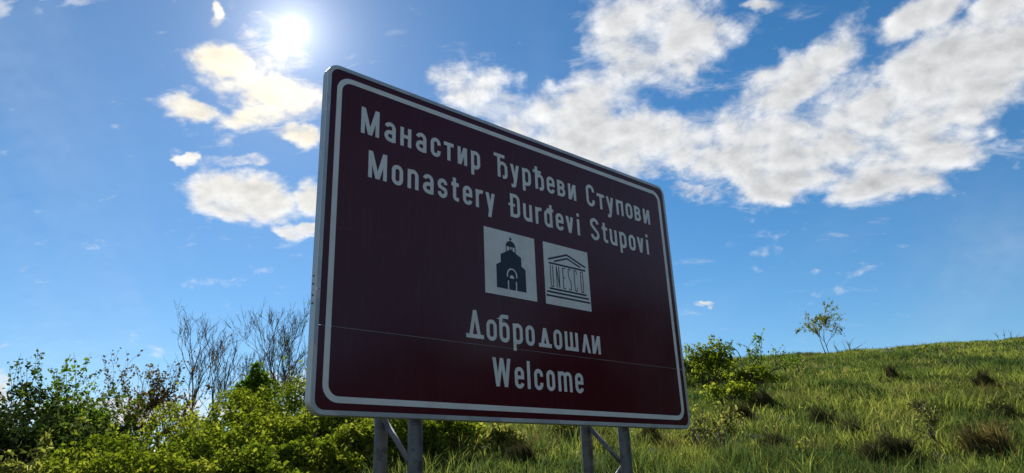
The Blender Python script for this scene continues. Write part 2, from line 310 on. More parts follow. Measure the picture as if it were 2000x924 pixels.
# ------------------------------------------------------------------ plants
def leaf_arrays(P, N, size, tint):
    n = len(P); N = N / (np.linalg.norm(N, axis=1, keepdims=True) + 1e-9)
    r = rng.normal(size=(n, 3)); T = np.cross(N, r); T /= np.linalg.norm(T, axis=1, keepdims=True) + 1e-9
    B = np.cross(N, T); s = size[:, None]
    V = np.stack([P - T * s * .5, P + B * s * .34 + N * s * .1, P + T * s * .55, P - B * s * .34 + N * s * .1], 1).reshape(-1, 3)
    o = (np.arange(n) * 4)[:, None]; F = np.concatenate([o + [0, 1, 2], o + [0, 2, 3]], 0)
    return V, F, np.repeat(tint, 4)
def rand_dir(n, up=0.0):
    d = rng.normal(size=(n, 3)); d[:, 2] += up; return d / np.linalg.norm(d, axis=1, keepdims=True)
def bush(name, label, x, y, rx, ry, h, nl, leaf, mt, cat='bush', group=None, lobes=34, shoots=26, tmid=.5, rz=0.0, hs=.8):
    global rng; rng = np.random.default_rng(int(abs(x) * 1000 + abs(y) * 77))
    z = gz(x, y) - .05; root = empty(name, (x, y, z), rz); tag(root, label, cat, group); h *= hs
    d = rand_dir(lobes, .45); d[:, 2] = np.abs(d[:, 2]); rad = rng.uniform(.5, 1.0, lobes) ** .6
    C = d * rad[:, None] * np.array([rx, ry, h]) * .82; C[:, 2] += .10 * h
    lr = rng.uniform(.16, .33, lobes) * min(rx, max(h, .5)) + .04
    lt = np.clip(rng.normal(tmid, .2, lobes), 0, 1)
    k = rng.choice(lobes, nl, p=lr ** 2 / (lr ** 2).sum()); dd = rand_dir(nl, .35)
    P = C[k] + dd * (lr[k] * rng.uniform(.35, 1.08, nl) ** .6)[:, None] * np.array([1, 1, .85]); P[:, 2] = np.maximum(P[:, 2], .02)
    Ps = [P]; Ns = [dd * .5 + rng.normal(size=(nl, 3)) * .55 + [0, 0, .5]]; Ts = [np.clip(lt[k] + rng.normal(0, .2, nl), 0, 1)]
    g = Geo()
    for q in range(lobes):
        c = C[q]; g.tube([(c[0] * .12, c[1] * .12, 0), (c[0] * .55 + rng.normal(0, .03), c[1] * .55, c[2] * .5), tuple(c)], [.016, .010, .004], 4)
    for q in range(shoots):                # young shoots that stand out of the outline
        c = C[rng.integers(lobes)]; dr = rand_dir(1, 1.6)[0]; L = rng.uniform(.18, .42) * max(.5, min(h, 1.6)) ; e = c + dr * (L + .15 * h)
        g.tube([tuple(c), tuple((c + e) / 2 + rng.normal(0, .02, 3)), tuple(e)], [.006, .004, .002], 3)
        m_ = int(26 * L / .3); f = rng.random(m_)[:, None] ** .8
        Ps.append(c + (e - c) * f + rng.normal(0, .028, (m_, 3))); Ns.append(rng.normal(size=(m_, 3)) + [0, 0, .4]); Ts.append(np.clip(rng.normal(tmid + .15, .2, m_), 0, 1))
    P = np.concatenate(Ps); N = np.concatenate(Ns); T = np.concatenate(Ts)
    gap = vnoise(P[:, 0] + .7 * P[:, 2], P[:, 1] - .6 * P[:, 2], .17, 5); ok = gap > rng.uniform(.18, .46, len(P)); P, N, T = P[ok], N[ok], T[ok]
    sz = leaf * np.clip(rng.lognormal(-.08, .36, len(P)), .4, 1.9)
    link('foliage', mesh_np('foliage', *leaf_arrays(P, N, sz, T)), M[mt], root)
    link('stem', g.mesh('stem', True), M['bark'], root)
    return root
def grow(g, p, d, L, r, depth, tips, spread, up, kids=(2, 4), jit=.18):
    n = 4; pts = [Vector(p)]; rad = [r]; d = Vector(d).normalized()
    for q in range(n):
        d = (d + Vector(rng.normal(0, jit, 3)) + Vector((0, 0, up))).normalized(); pts.append(pts[-1] + d * (L / n)); rad.append(r * (1 - .5 * (q + 1) / n))
    g.tube(pts, rad, 6 if depth > 3 else (4 if depth > 1 else 3))
    if depth <= 1: tips.append((pts, depth))
    if depth == 0: return
    for q in range(rng.integers(kids[0], kids[1] + 1)):
        f = rng.uniform(.35, 1.0); i = min(int(f * n), n - 1); p0 = pts[i].lerp(pts[i + 1], f * n - i)
        a = d.orthogonal().normalized(); a.rotate(Matrix.Rotation(rng.random() * 6.283, 3, d))
        nd = d * math.cos(spread) + a * math.sin(spread) * rng.uniform(.6, 1.2)
        grow(g, p0, nd, L * rng.uniform(.5, .78), max(r * .5 * rng.uniform(.8, 1.1), .0035), depth - 1, tips, spread, up, kids, jit)
def tree(name, label, x, y, h, trunks, mt, cat='tree', group=None, depth=4, leaf=.05, lpt=3, spread=.6, up=.05, lean=(0, 0), L0=.42, r0=.05, kids=(2, 4), bare=.0, bottom=0.0, tmid=.5, splay=.3, jit=.18, seed=0):
    global rng; rng = np.random.default_rng(int(abs(x) * 1000 + abs(y) * 77 + seed))
    z = gz(x, y) - .08; root = empty(name, (x, y, z)); tag(root, label, cat, group)
    g = Geo(); tips = []
    for q in range(trunks):
        a = rng.random() * 6.283; s = .10 if trunks > 1 else 0.0
        dr = (math.cos(a) * splay * (trunks > 1) + lean[0], math.sin(a) * splay * (trunks > 1) + lean[1], 1)
        p0 = (math.cos(a) * s, math.sin(a) * s, 0)
        grow(g, p0, dr, h * L0 * rng.uniform(.85, 1.1), r0 * rng.uniform(.75, 1.1), depth, tips, spread, up, kids, jit)
    V = np.array(g.v); zmax = np.quantile(V[:, 2], .998); k = h / zmax
    g.v = [tuple(q) for q in V * k]
    link('trunk', g.mesh('trunk', True), M['bark'], root)
    Ps = []
    for pts, dep in tips:
        if rng.random() < bare: continue
        m_ = rng.poisson(lpt)
        for _ in range(m_):
            i = rng.integers(0, len(pts) - 1); Ps.append(tuple(pts[i].lerp(pts[i + 1], rng.random()) * k))
    if Ps:
        P = np.array(Ps) + rng.normal(0, leaf * .45, (len(Ps), 3)); P = P[P[:, 2] > bottom * h]
        n = len(P); tn = np.clip(rng.normal(tmid, .25, n), 0, 1)
        link('crown', mesh_np('crown', *leaf_arrays(P, rng.normal(size=(n, 3)) + [0, 0, .5], leaf * rng.uniform(.6, 1.3, n), tn)), M[mt], root)
    return root

G1 = 'light green bushes on the slope left of the sign'
for x, y, rx, h, nl, lab in [
    (-4.76, 7.64, 1.00, 1.30, 9000, 'light green bush at the foot of the slope, lowest at far left'),
    (-4.79, 8.78, 1.05, 1.42, 9500, 'light green bush just uphill of the lowest left bush'),
    (-4.69, 10.17, 1.10, 1.58, 10500, 'light green bush under the brown leaved thicket'),
    (-4.38, 11.60, 1.15, 1.66, 10500, 'light green bush under the small bright green tree'),
    (-3.94, 12.81, 1.15, 1.64, 10000, 'highest light green bush, against the sky beside the left edge of the sign'),
    (-3.77, 7.50, 0.90, 0.95, 8500, 'rounded light green bush at bottom edge, left of centre of the bush slope'),
    (-3.65, 8.66, 0.95, 1.05, 9500, 'light green bush in the middle of the bush slope'),
    (-3.35, 9.85, 1.00, 1.10, 10000, 'light green bush below the small bright green tree, halfway up'),
    (-2.72, 10.66, 0.95, 0.98, 9500, 'light green bush behind the lower left corner of the sign'),
    (-2.92, 7.88, 0.80, 0.74, 8000, 'light green bush at bottom edge, left of the lower left sign corner'),
    (-2.49, 8.65, 0.80, 0.68, 8000, 'light green bush directly below the lower left sign corner'),
    (-2.05, 9.38, 0.75, 0.60, 7500, 'light green bush seen just left of the leftmost steel post'),
    (-1.55, 9.88, 0.70, 0.58, 7000, 'light green bush seen between the two left steel posts'),
    (-0.96, 10.25, 0.55, 0.42, 4500, 'low light green bush right of the left pair of posts')]:
    bush('leafy_bush', lab, x, y, rx, rx * .95, h, int(nl * 2.5), .046, 'bush', group=G1, lobes=36, shoots=30, hs=.93)
G2 = 'dark shrubs at the far left'
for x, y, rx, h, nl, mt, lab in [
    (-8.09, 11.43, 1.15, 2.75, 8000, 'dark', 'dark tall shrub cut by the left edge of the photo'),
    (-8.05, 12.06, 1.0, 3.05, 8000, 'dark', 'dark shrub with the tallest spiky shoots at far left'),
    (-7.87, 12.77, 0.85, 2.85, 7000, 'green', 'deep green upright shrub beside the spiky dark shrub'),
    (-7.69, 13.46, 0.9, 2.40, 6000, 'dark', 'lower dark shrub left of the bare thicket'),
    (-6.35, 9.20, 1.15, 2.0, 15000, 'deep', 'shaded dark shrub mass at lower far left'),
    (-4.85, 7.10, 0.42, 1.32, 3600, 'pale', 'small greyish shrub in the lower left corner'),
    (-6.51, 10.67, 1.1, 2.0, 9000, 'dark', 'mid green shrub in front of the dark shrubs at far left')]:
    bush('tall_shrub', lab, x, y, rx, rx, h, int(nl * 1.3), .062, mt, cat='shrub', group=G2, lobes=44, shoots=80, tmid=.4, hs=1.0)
# shrubs and low growth right of and under the sign
bush('leafy_shrub', 'dense green shrub on the brow against the right edge of the sign', 4.31, 16.44, .85, .8, 1.2, 5000, .06, 'bush', cat='shrub', lobes=20, shoots=90, tmid=.35)
bush('low_shrub', 'low yellow green shrub in front of the dense brow shrub', 3.8, 13.2, .55, .5, .55, 3500, .055, 'bush', cat='shrub')
bush('low_shrub', 'low spreading shrub at the foot of the open brow shrub', 5.3, 16.2, .8, .6, .55, 3500, .06, 'bush', cat='shrub')
tree('sprawling_shrub', 'pale flowering shrub beside the lower right corner of the sign', 2.34, 9.21, .72, 7, 'pale', cat='shrub', depth=3, leaf=.045, lpt=4, spread=.6, r0=.012, L0=.5, splay=.35)
bush('sprawling_shrub', 'pale low shrub in the grass midway between the post pairs', -.25, 9.75, .35, .3, .38, 1500, .05, 'pale', cat='shrub', lobes=14)
bush('sprawling_shrub', 'small pale shrub left of the right post pair', .75, 10.3, .38, .3, .34, 1500, .05, 'pale', cat='shrub', lobes=14)
tree('open_shrub', 'open airy shrub with bare twigs on the brow', 5.64, 17.09, 1.25, 5, 'green', cat='shrub', depth=3, leaf=.06, lpt=5, spread=.6, up=.02, r0=.022)
tree('open_shrub', 'low sparse twiggy shrub left of the lone sapling tree', 6.9, 18.2, .7, 4, 'green', cat='shrub', depth=2, leaf=.055, lpt=4, spread=.7, r0=.015)
tree('sapling_tree', 'lone slender young tree leaning on the hill crest', 11.16, 25.68, 2.1, 2, 'pale', depth=4, leaf=.068, lpt=3.2, spread=.6, up=.02, lean=(-.25, 0), L0=.6, r0=.028, kids=(3, 4), tmid=.3, splay=.05, jit=.08)
tree('sapling', 'thin sapling with tiny pale leaves on the lower right hillside', 4.69, 8.21, .72, 1, 'pale', depth=3, leaf=.028, lpt=4, spread=.6, lean=(-.2, 0), L0=.6, r0=.011, kids=(3, 5), tmid=.3)
tree('sapling', 'thin sapling at the bottom edge right of the sign', 2.98, 7.75, .45, 1, 'pale', depth=2, leaf=.03, lpt=5, spread=.6, L0=.65, r0=.008, kids=(3, 5))
tree('sapling', 'short twiggy sapling left of the taller hillside sapling', 4.04, 8.38, .40, 1, 'pale', depth=2, leaf=.028, lpt=5, spread=.6, L0=.6, r0=.007, kids=(3, 5))
tree('dead_weed', 'bare dead stalks on the crest just right of the lone tree', 12.0, 26.2, .62, 7, 'brown', cat='weed', depth=1, leaf=.03, lpt=.5, spread=.35, r0=.006)
tree('dead_weed', 'few dry stalks on the crest near the right edge of the photo', 18.0, 26.3, .5, 4, 'brown', cat='weed', depth=1, leaf=.03, lpt=.5, spread=.35, r0=.006)
tree('dead_branch', 'dead leaning branch near the right edge of the photo', 9.39, 13.84, .5, 1, 'brown', cat='branch', depth=2, leaf=.03, lpt=.3, spread=.5, lean=(-.9, 0), L0=.8, r0=.012)
# bare trees behind the bushes
G3 = 'bare trees behind the bushes'
for x, y, h, tr, mt, lpt, bare, dep, lab in [
    (-8.95, 16.57, 3.4, 5, 'green', .6, .5, 4, 'leftmost bare thicket with fine twigs, beside the dark shrubs'),
    (-8.05, 15.93, 3.5, 7, 'brown', 4.5, .15, 4, 'thicket with sparse brown leaves among the bare trees'),
    (-8.05, 18.07, 4.6, 2, 'brown', .6, .6, 5, 'tallest bare tree, left of the other tall ones'),
    (-7.20, 17.95, 3.8, 2, 'brown', .5, .7, 5, 'bare tree leaning right next to the tallest one'),
    (-7.35, 20.53, 4.5, 3, 'green', .6, .6, 5, 'bare tree with budding twigs behind the bright green tree'),
    (-6.75, 21.78, 4.35, 3, 'green', .6, .6, 5, 'rounded bare tree right of the bright green tree'),
    (-5.95, 21.04, 3.5, 3, 'green', .8, .5, 4, 'bare tree half hidden by the left edge of the sign')]:
    tree('bare_tree', lab, x, y, h, tr, mt, group=G3, depth=dep, leaf=.075 if lpt > 4 else .05, lpt=lpt, spread=.42, up=.13, r0=.036, kids=(2, 4), bare=bare, L0=.4, splay=.42 if dep == 4 else .12)
bush('leafy_tree', 'small bright green tree rising from the bushes', -5.3, 14.56, .55, .5, 2.75, 9500, .07, 'green', cat='tree', lobes=46, shoots=0, tmid=.4, hs=.95)

# trees along the road to the right of the camera; the photo shows them only as a dim mirror image in the sign
for az_, d_, h_ in ((62, 15, 4.0), (70, 16, 4.6), (78, 15, 4.2), (88, 14, 5.0), (97, 16, 4.4), (106, 14, 5.2), (117, 15, 4.8)):
    x, y = d_ * math.sin(math.radians(az_)), d_ * math.cos(math.radians(az_))
    bush('roadside_tree', 'dark leafy roadside tree mirrored dimly in the lower part of the sign', x, y, 2.0, 2.0, h_ * 1.45, 12000, .26, 'dark', cat='tree', lobes=80, shoots=20, hs=.9, group='roadside trees mirrored in the sign')

# tussocks: mounds of long drooping old grass
for x, y, s, lab in TUS:
    s *= .72; e1, e2 = rng.uniform(.75, 1.35, 2)
    n = int(1300 * s / .4); r = s * .55 * rng.random(n) ** .6; a = rng.random(n) * 6.283
    px, py = e1 * r * np.cos(a), e2 * r * np.sin(a); lump = .6 + .8 * vnoise(px + x * 9, py + y * 9, s * .22, 91); dome = .25 * s / .4 * (1 - (r / (s * .56)) ** 2) * lump
    P = np.stack([px, py, dome * .8], -1)
    V, F, T = blades(P, s * rng.uniform(.3, .95, n) * lump, rng.uniform(.005, .011, n), a * .6 + rng.normal(0, .7, n), np.clip(rng.normal(.7, .3, n), .1, 1.3), np.clip(rng.normal(.4, .3, n), 0, 1))
    o = link('grass_tussock', mesh_np('grass_tussock', V, F, T), M['dry'] if s > .4 else M['tussock']); o.location = (x, y, gz(x, y) - .04)
    tag(o, lab, 'tussock', 'tussocks on the hillside')
# scattered small yellow flowers
x, y, d = scatter(80, 0, 42, 8, 24, 1.0); n = len(x)
P = np.stack([x, y, ground(x, y) + rng.uniform(.18, .34, n)], -1)
Vs, Fs = [], []
for p in P:
    b = len(Vs); rad_ = .012; Vs.append(tuple(p + [0, 0, .008]))
    for k in range(7): Vs.append(tuple(p + [math.cos(k * .8976) * rad_, math.sin(k * .8976) * rad_, 0]))
    Fs += [(b, b + 1 + k, b + 1 + (k + 1) % 7) for k in range(7)]
tag(link('wild_flowers', mesh_np('wild_flowers', Vs, Fs), M['flower']), 'tiny yellow flowers dotted through the hillside grass', 'flowers', kind='stuff')

# ------------------------------------------------------------------ road sign
SW, SH = 3.6, 2.305; BASE = EYE + 0.439             # panel size, height of its lower edge
ox, oy = -1.1807, 4.0912; RZ = math.radians(41.754)
g0 = gz(ox + .746 * 1.8, oy + .666 * 1.8) - .1
sign = empty('road_sign', (ox, oy, g0), RZ)
tag(sign, 'large dark burgundy tourist road sign with white lettering on four galvanised posts', 'road sign')
BZ = BASE - g0                                      # panel bottom in the sign's own height
def rrect(x0, x1, z0, z1, r, n=10):
    pts = []
    for cx, cz, a0 in ((x1 - r, z0 + r, -90), (x1 - r, z1 - r, 0), (x0 + r, z1 - r, 90), (x0 + r, z0 + r, 180)):
        for k in range(n + 1):
            a = math.radians(a0 + 90 * k / n); pts.append((cx + r * math.cos(a), cz + r * math.sin(a)))
    return pts
def clip_z(pts, lo, hi):
    for lim, s in ((lo, 1), (hi, -1)):
        res = []
        for a, b in zip(pts, pts[1:] + pts[:1]):
            ia, ib = s * (a[1] - lim) >= 0, s * (b[1] - lim) >= 0
            if ia: res.append(a)
            if ia != ib: f = (lim - a[1]) / (b[1] - a[1]); res.append((a[0] + f * (b[0] - a[0]), lim))
        pts = res
    return pts
def prism(pts, y0, y1, g=None):
    g = g or Geo(); n = len(pts)
    area = sum(a[0] * b[1] - b[0] * a[1] for a, b in zip(pts, pts[1:] + pts[:1]))
    if area < 0: pts = pts[::-1]
    b = len(g.v); g.v += [(x, y0, z + BZ) for x, z in pts] + [(x, y1, z + BZ) for x, z in pts]
    g.f.append(tuple(b + k for k in range(n))); g.f.append(tuple(b + n + k for k in range(n))[::-1])
    for k in range(n): k2 = (k + 1) % n; g.f.append((b + k, b + n + k, b + n + k2, b + k2))
    return g
face = rrect(.012, SW - .012, .012, SH - .012, .075)
for lo, hi, nm in ((0, .5175, 'lower sheet'), (.5205, 1.1525, 'middle sheet'), (1.1532, SH, 'upper sheet')):
    link('panel', prism(clip_z(face, lo, hi), 0.0, .002).mesh('panel'), M['burgundy'], sign)['label'] = 'burgundy reflective ' + nm
link('backing_strip', prism([(.05, .47), (SW - .05, .47), (SW - .05, .57), (.05, .57)], .0021, .010).mesh('backing_strip'), M['alu'], sign)
def ring(outer, inner, y0, y1):
    g = Geo(); n = len(outer)
    for k in range(n):
        k2 = (k + 1) % n; o, o2, i_, i2 = outer[k], outer[k2], inner[k], inner[k2]
        q = lambda p, y: (p[0], y, p[1] + BZ)
        g.poly([q(o, y0), q(o2, y0), q(i2, y0), q(i_, y0)]); g.poly([q(o, y0), q(o, y1), q(o2, y1), q(o2, y0)]); g.poly([q(i_, y0), q(i2, y0), q(i2, y1), q(i_, y1)])
    return g
link('border_line', ring(rrect(.075, SW - .075, .073, SH - .073, .105), rrect(.112, SW - .112, .110, SH - .110, .070), -.0006, .0002).mesh('border_line'), M['white'], sign)
# edge profile: lip, rounded shoulder, deep side, back flange; upper and lower halves meet in a joint
JZ = .735
prof = [(.030, .001), (.030, -.004), (.004, -.004), (.0, -.001), (.0, .058), (.012, .062), (.03, .062)]   # (inset, depth)
for lo, hi, nm in ((-1, JZ - .0015, 'lower'), (JZ + .0015, 9, 'upper')):
    g = Geo(); loops = [rrect(i_, SW - i_, i_, SH - i_, max(.09 - i_, .02), 10) for i_, _ in prof]; n = len(loops[0])
    for k in range(n):
        k2 = (k + 1) % n
        for a in range(len(prof) - 1):
            P4 = [(loops[a][k], prof[a][1]), (loops[a][k2], prof[a][1]), (loops[a + 1][k2], prof[a + 1][1]), (loops[a + 1][k], prof[a + 1][1])]
            pts = [(p[0], y, p[1]) for p, y in P4]
            for lim, s in ((lo, 1), (hi, -1)):
                res = []
                for A, B in zip(pts, pts[1:] + pts[:1]):
                    ia, ib = s * (A[2] - lim) >= 0, s * (B[2] - lim) >= 0
                    if ia: res.append(A)
                    if ia != ib: f = (lim - A[2]) / (B[2] - A[2]); res.append(tuple(A[c_] + f * (B[c_] - A[c_]) for c_ in range(3)))
                pts = res
            if len(pts) > 2: g.poly([(p[0], p[1], p[2] + BZ) for p in pts][::-1])
    o = link('edge_frame', g.mesh('edge_frame'), M['alu'], sign); o['label'] = nm + ' half of the aluminium edge'
rg = Geo(); rg.tube([(0, 0, 0), (-.003, 0, 0), (-.006, 0, 0), (-.007, 0, 0)], [.007, .007, .005, .001], 8, True); rme = rg.mesh('rivet', True)
for xs in (0.0, SW):
    for dz_ in (-.085, -.035, .035, .085):
        o = link('rivet', rme, M['rivet'], sign); o.location = (xs, .032, BZ + JZ + dz_)
        if xs: o.rotation_euler = (0, 0, math.pi)

# ---- lettering: strokes of even width, cut flat
ST = 0.0285
class Glyph:
    def __init__(s): s.g = Geo(); s.k = 0
    def _y(s): s.k += 1; return -.0007 - .00012 * s.k
    def quad(s, pts): prism(pts, s._y(), .0002, s.g)
    def bar(s, x0, z0, x1, z1): s.quad([(x0, z0), (x1, z0), (x1, z1), (x0, z1)])
    def diag(s, x0, z0, x1, z1, wd): s.quad([(x0, z0), (x0 + wd, z0), (x1 + wd, z1), (x1, z1)])
    def path(s, pts, st, closed=False):
        pts = [Vector(p) for p in pts]; n = len(pts); L = []; R = []
        for i_ in range(n):
            a = pts[(i_ - 1) % n] if (closed or i_) else None; b = pts[(i_ + 1) % n] if (closed or i_ < n - 1) else None
            d1 = (pts[i_] - a).normalized() if a is not None else None; d2 = (b - pts[i_]).normalized() if b is not None else None
            d1 = d1 or d2; d2 = d2 or d1
            t_ = (d1 + d2).normalized(); nn = Vector((-t_.y, t_.x)); c_ = max(nn.dot(Vector((-d1.y, d1.x))), .35)
            L.append(pts[i_] + nn * st / 2 / c_); R.append(pts[i_] - nn * st / 2 / c_)
        y = s._y(); b = len(s.g.v); q = lambda p, yy: (p.x, yy, p.y + BZ)
        for l_, r_ in zip(L, R): s.g.v += [q(l_, y), q(r_, y), q(l_, .0002), q(r_, .0002)]
        for i_ in range(n if closed else n - 1):
            a = b + 4 * i_; c_ = b + 4 * ((i_ + 1) % n)
            s.g.f += [(a + 1, c_ + 1, c_, a), (a, c_, c_ + 2, a + 2), (a + 1, a + 3, c_ + 3, c_ + 1)]
        if not closed: e = b + 4 * (n - 1); s.g.f += [(b, b + 2, b + 3, b + 1), (e, e + 1, e + 3, e + 2)]
def arc(cx, cz, rx, rz, a0, a1, n=14):
    return [(cx + rx * math.cos(math.radians(a0 + (a1 - a0) * k / n)), cz + rz * math.sin(math.radians(a0 + (a1 - a0) * k / n))) for k in range(n + 1)]
def glyph(ch, x, z, W, CAP, st=ST):
    G = Glyph(); h = st / 2; XH = CAP * .735; DS = CAP * .265; X0, X1 = x + h, x + W - h; cx = x + W / 2; a = (W - st) / 2; T = z + XH; C = z + CAP
    def bowl(x0, x1, z0, z1, r=None):
        r = r or min((x1 - x0) / 2, (z1 - z0) / 2); p = []
        for ccx, ccz, s_ in ((x1 - r, z0 + r, -90), (x1 - r, z1 - r, 0), (x0 + r, z1 - r, 90), (x0 + r, z0 + r, 180)): p += arc(ccx, ccz, r, r, s_, s_ + 90, 6)
        G.path([p[k] for k in range(len(p)) if (Vector(p[k]) - Vector(p[k - 1])).length > 1e-6], st, True)
    stem = lambda xc, z0, z1: G.bar(xc - h, z0, xc + h, z1)
    o1 = .003
    if ch in 'oо': bowl(X0, X1, z + h - o1, T - h + o1)
    elif ch in 'aа':
        stem(X1, z, T - h - a); G.path([(X1, T - h - a - .002)] + arc(cx, T - h - a + o1, a, a, 0, 165), st)
        mz = z + XH * .60; r = (mz - h - (z + h)) / 2
        G.path([(X1, mz - h)] + arc(X0 + r, mz - h - r, r, r, 90, 270) + [(X1 - .012, z + h - o1), (X1, z + h + .010)], st)
    elif ch in 'cсСC':
        TT = C if ch in 'CС' else T
        G.path([(X1, TT - h - a * 1.25)] + arc(cx, TT - h - a + o1, a, a, 0, 180) + arc(cx, z + h + a - o1, a, a, 180, 360) + [(X1, z + h + a * 1.25)], st)
    elif ch in 'eе':
        mz = z + XH * .52
        G.path([(X0, mz), (X1 + h, mz)], st * .9); G.path([(X1, mz)] + arc(cx, T - h - a + o1, a, a, 0, 180) + arc(cx, z + h + a - o1, a, a, 180, 350), st)
    elif ch in 'sS':
        TT = C if ch == 'S' else T; rz = a * .96
        if ch == 's': rz = (XH - st) / 4 + .004
        top = arc(cx, TT - h - rz + o1, a, rz, 5, 215); bot = arc(cx, z + h + rz - o1, a, rz, 35, -175)
        G.path(top + bot, st)
    elif ch == 'n': stem(X0, z, T); G.path([(X0, T - h - a)] + arc(cx, T - h - a + o1, a, a, 178, 0) + [(X1, z)], st)
    elif ch == 'm':
        stem(X0, z, T); q = (W - st) / 4
        for c_ in (X0 + q, X0 + 3 * q): G.path([(c_ - q, T - h - q)] + arc(c_, T - h - q + o1, q, q, 178, 0) + [(c_ + q, z)], st)
    elif ch == 'r': stem(X0, z, T); r = W - st * .75; G.path([(X0, T - h - r)] + arc(X0 + r, T - h - r + o1, r, r, 178, 70), st)
    elif ch == 'u': stem(X1, z, T); G.path([(X0, T)] + arc(cx, z + h + a - o1, a, a, 180, 358), st)
    elif ch == 't':
        xc = x + W * .42; r = .02; stem(xc, z + h + r, z + CAP * .93); G.bar(x, T - st, x + W, T)
        G.path(arc(xc + r, z + h + r, r, r, 178, 270) + [(x + W, z + h)], st)
    elif ch in 'vy':
        wd = st * 1.08; G.diag(cx - wd / 2, z, x, T, wd)
        if ch == 'v': G.diag(cx - wd / 2, z, x + W - wd, T, wd)
        else:
            k = DS / XH; e = (W / 2 - wd / 2); G.diag(cx - wd / 2 - e * k, z - DS, x + W - wd, T, wd)
    elif ch == 'у':
        wd = st * 1.06; G.diag(cx - wd / 2 + .004, z + .004, x, T, wd)
        e = (W / 2 - wd / 2); zb = z - DS + .022
        G.diag(cx - wd / 2 - e * .14, zb, x + W - wd, T, wd)
        xb = cx - e * .14
        G.path([(xb + .001, zb + .006), (xb - .004, zb - .006), (xb - .014, z - DS + h * .9), (xb - .034, z - DS + h * .8)], st)
    elif ch == 'i': stem(x + h, z, T); stem(x + h, C - st, C)
    elif ch == 'l': stem(x + h, z, C)
    elif ch in 'pр': stem(X0, z - DS, T); bowl(X0, X1, z + h - o1, T - h + o1)
    elif ch == 'đ': stem(X1, z, C); bowl(X0, X1, z + h - o1, T - h + o1); G.bar(X1 - .042, C - st * 2.0, X1 + .03, C - st * 1.15)
    elif ch in 'Đ':
        xs = X0 + .016; stem(xs, z, C); r = .034
        G.path([(xs, C - h)] + arc(X1 - r, C - h - r, r, r, 90, 0, 8) + arc(X1 - r, z + h + r, r, r, 0, -90, 8) + [(xs, z + h)], st); G.bar(x - .002, z + CAP * .46, xs + .034, z + CAP * .57)
    elif ch == 'M':
        stem(X0, z, C); stem(X1, z, C); wd = st * 1.12; G.diag(cx - wd / 2, z, x, C, wd); G.diag(cx - wd / 2, z, x + W - wd, C, wd)
    elif ch == 'W':
        wd = st * 1.05; q = W * .27
        for xb, xt in ((x + q - wd / 2, x), (x + q - wd / 2, cx - wd / 2), (x + W - q - wd / 2, cx - wd / 2), (x + W - q - wd / 2, x + W - wd)): G.diag(xb, z, xt, C, wd)
    elif ch == 'н': stem(X0, z, T); stem(X1, z, T); G.bar(X0, z + XH * .44, X1, z + XH * .44 + st * .92)
    elif ch == 'т': stem(cx, z, T); G.bar(x, T - st, x + W, T)
    elif ch == 'и': stem(X0, z, T); stem(X1, z, T); wd = st * 1.15; G.diag(x, z, x + W - wd, T, wd)
    elif ch in 'Ђђ':
        big = ch == 'Ђ'; xs = x + W * (.36 if big else .30); aw = (X1 - xs) / 2
        stem(xs, z, C)
        if big: G.bar(x, C - st, x + W * .80, C)
        else: G.bar(x, C - st * 2.0, x + W * .74, C - st * 1.1)
        TT = z + CAP * (.70 if big else .70); zb = z - CAP * .03
        G.path([(xs, TT - h - aw)] + arc(xs + aw, TT - h - aw, aw, aw, 178, 0) + arc(X1 - .024, zb + h + .024, .024, .024, 0, -90, 6) + [(X1 - .036, zb + h)], st)
    elif ch == 'в':
        stem(X0, z, T); m_ = z + XH * .53
        for z0, z1, xr in ((z + h, m_, X1), (m_, T - h, X1 - .005)):
            r = (z1 - z0) / 2; r = min(r, xr - X0); G.path([(X0, z0)] + arc(xr - r, z0 + r, r, r, -90, 90, 10) + [(X0, z1)], st * .95)
    elif ch == 'п': stem(X0, z, T); stem(X1, z, T); G.bar(X0, T - st, X1, T)
    elif ch == 'ш':
        for xc in (X0, cx, X1): stem(xc, z, T)
        G.bar(X0, z, X1, z + st)
    elif ch == 'л': wd = st * 1.05; G.diag(x, z, cx - wd / 2, T, wd); G.diag(x + W - wd, z, cx - wd / 2, T, wd)
    elif ch in 'Дд':
        TT = C if ch == 'Д' else T; wd = st * 1.05; i_ = W * .16
        G.diag(x + i_, z + st * .5, cx - wd / 2, TT, wd); G.diag(x + W - i_ - wd, z + st * .5, cx - wd / 2, TT, wd); G.bar(x, z, x + W, z + st)
    elif ch == 'б':
        bowl(X0, X1, z + h - o1, T - h - .002); r = .026
        G.path([(X0, z + XH * .5), (X0, C - h - r)] + arc(X0 + r, C - h - r, r, r, 180, 90, 6) + [(x + W * .92, C - h)], st)
    o = link('letter', G.g.mesh('letter'), M['white'] if st > .02 else M['navy'], sign); return o
L1 = [('M', .262, .140), ('а', .444, .090), ('н', .572, .091), ('а', .702, .090), ('с', .830, .087), ('т', .948, .088), ('и', 1.073, .088), ('р', 1.199, .087),
      ('Ђ', 1.426, .136), ('у', 1.593, .092), ('р', 1.720, .092), ('ђ', 1.839, .118), ('е', 1.990, .091), ('в', 2.112, .092), ('и', 2.242, .092),
      ('С', 2.466, .104), ('т', 2.604, .094), ('у', 2.724, .095), ('п', 2.858, .094), ('о', 2.988, .092), ('в', 3.110, .090), ('и', 3.238, .094)]
L2 = [('M', .327, .143), ('o', .509, .090), ('n', .636, .090), ('a', .763, .091), ('s', .890, .086), ('t', 1.012, .066), ('e', 1.116, .087), ('r', 1.236, .062), ('y', 1.332, .090),
      ('Đ', 1.562, .116), ('u', 1.712, .094), ('r', 1.843, .062), ('đ', 1.940, .090), ('e', 2.070, .089), ('v', 2.188, .088), ('i', 2.322, ST),
      ('S', 2.486, .108), ('t', 2.632, .070), ('u', 2.734, .092), ('p', 2.862, .092), ('o', 2.988, .091), ('v', 3.108, .088), ('i', 3.238, ST)]
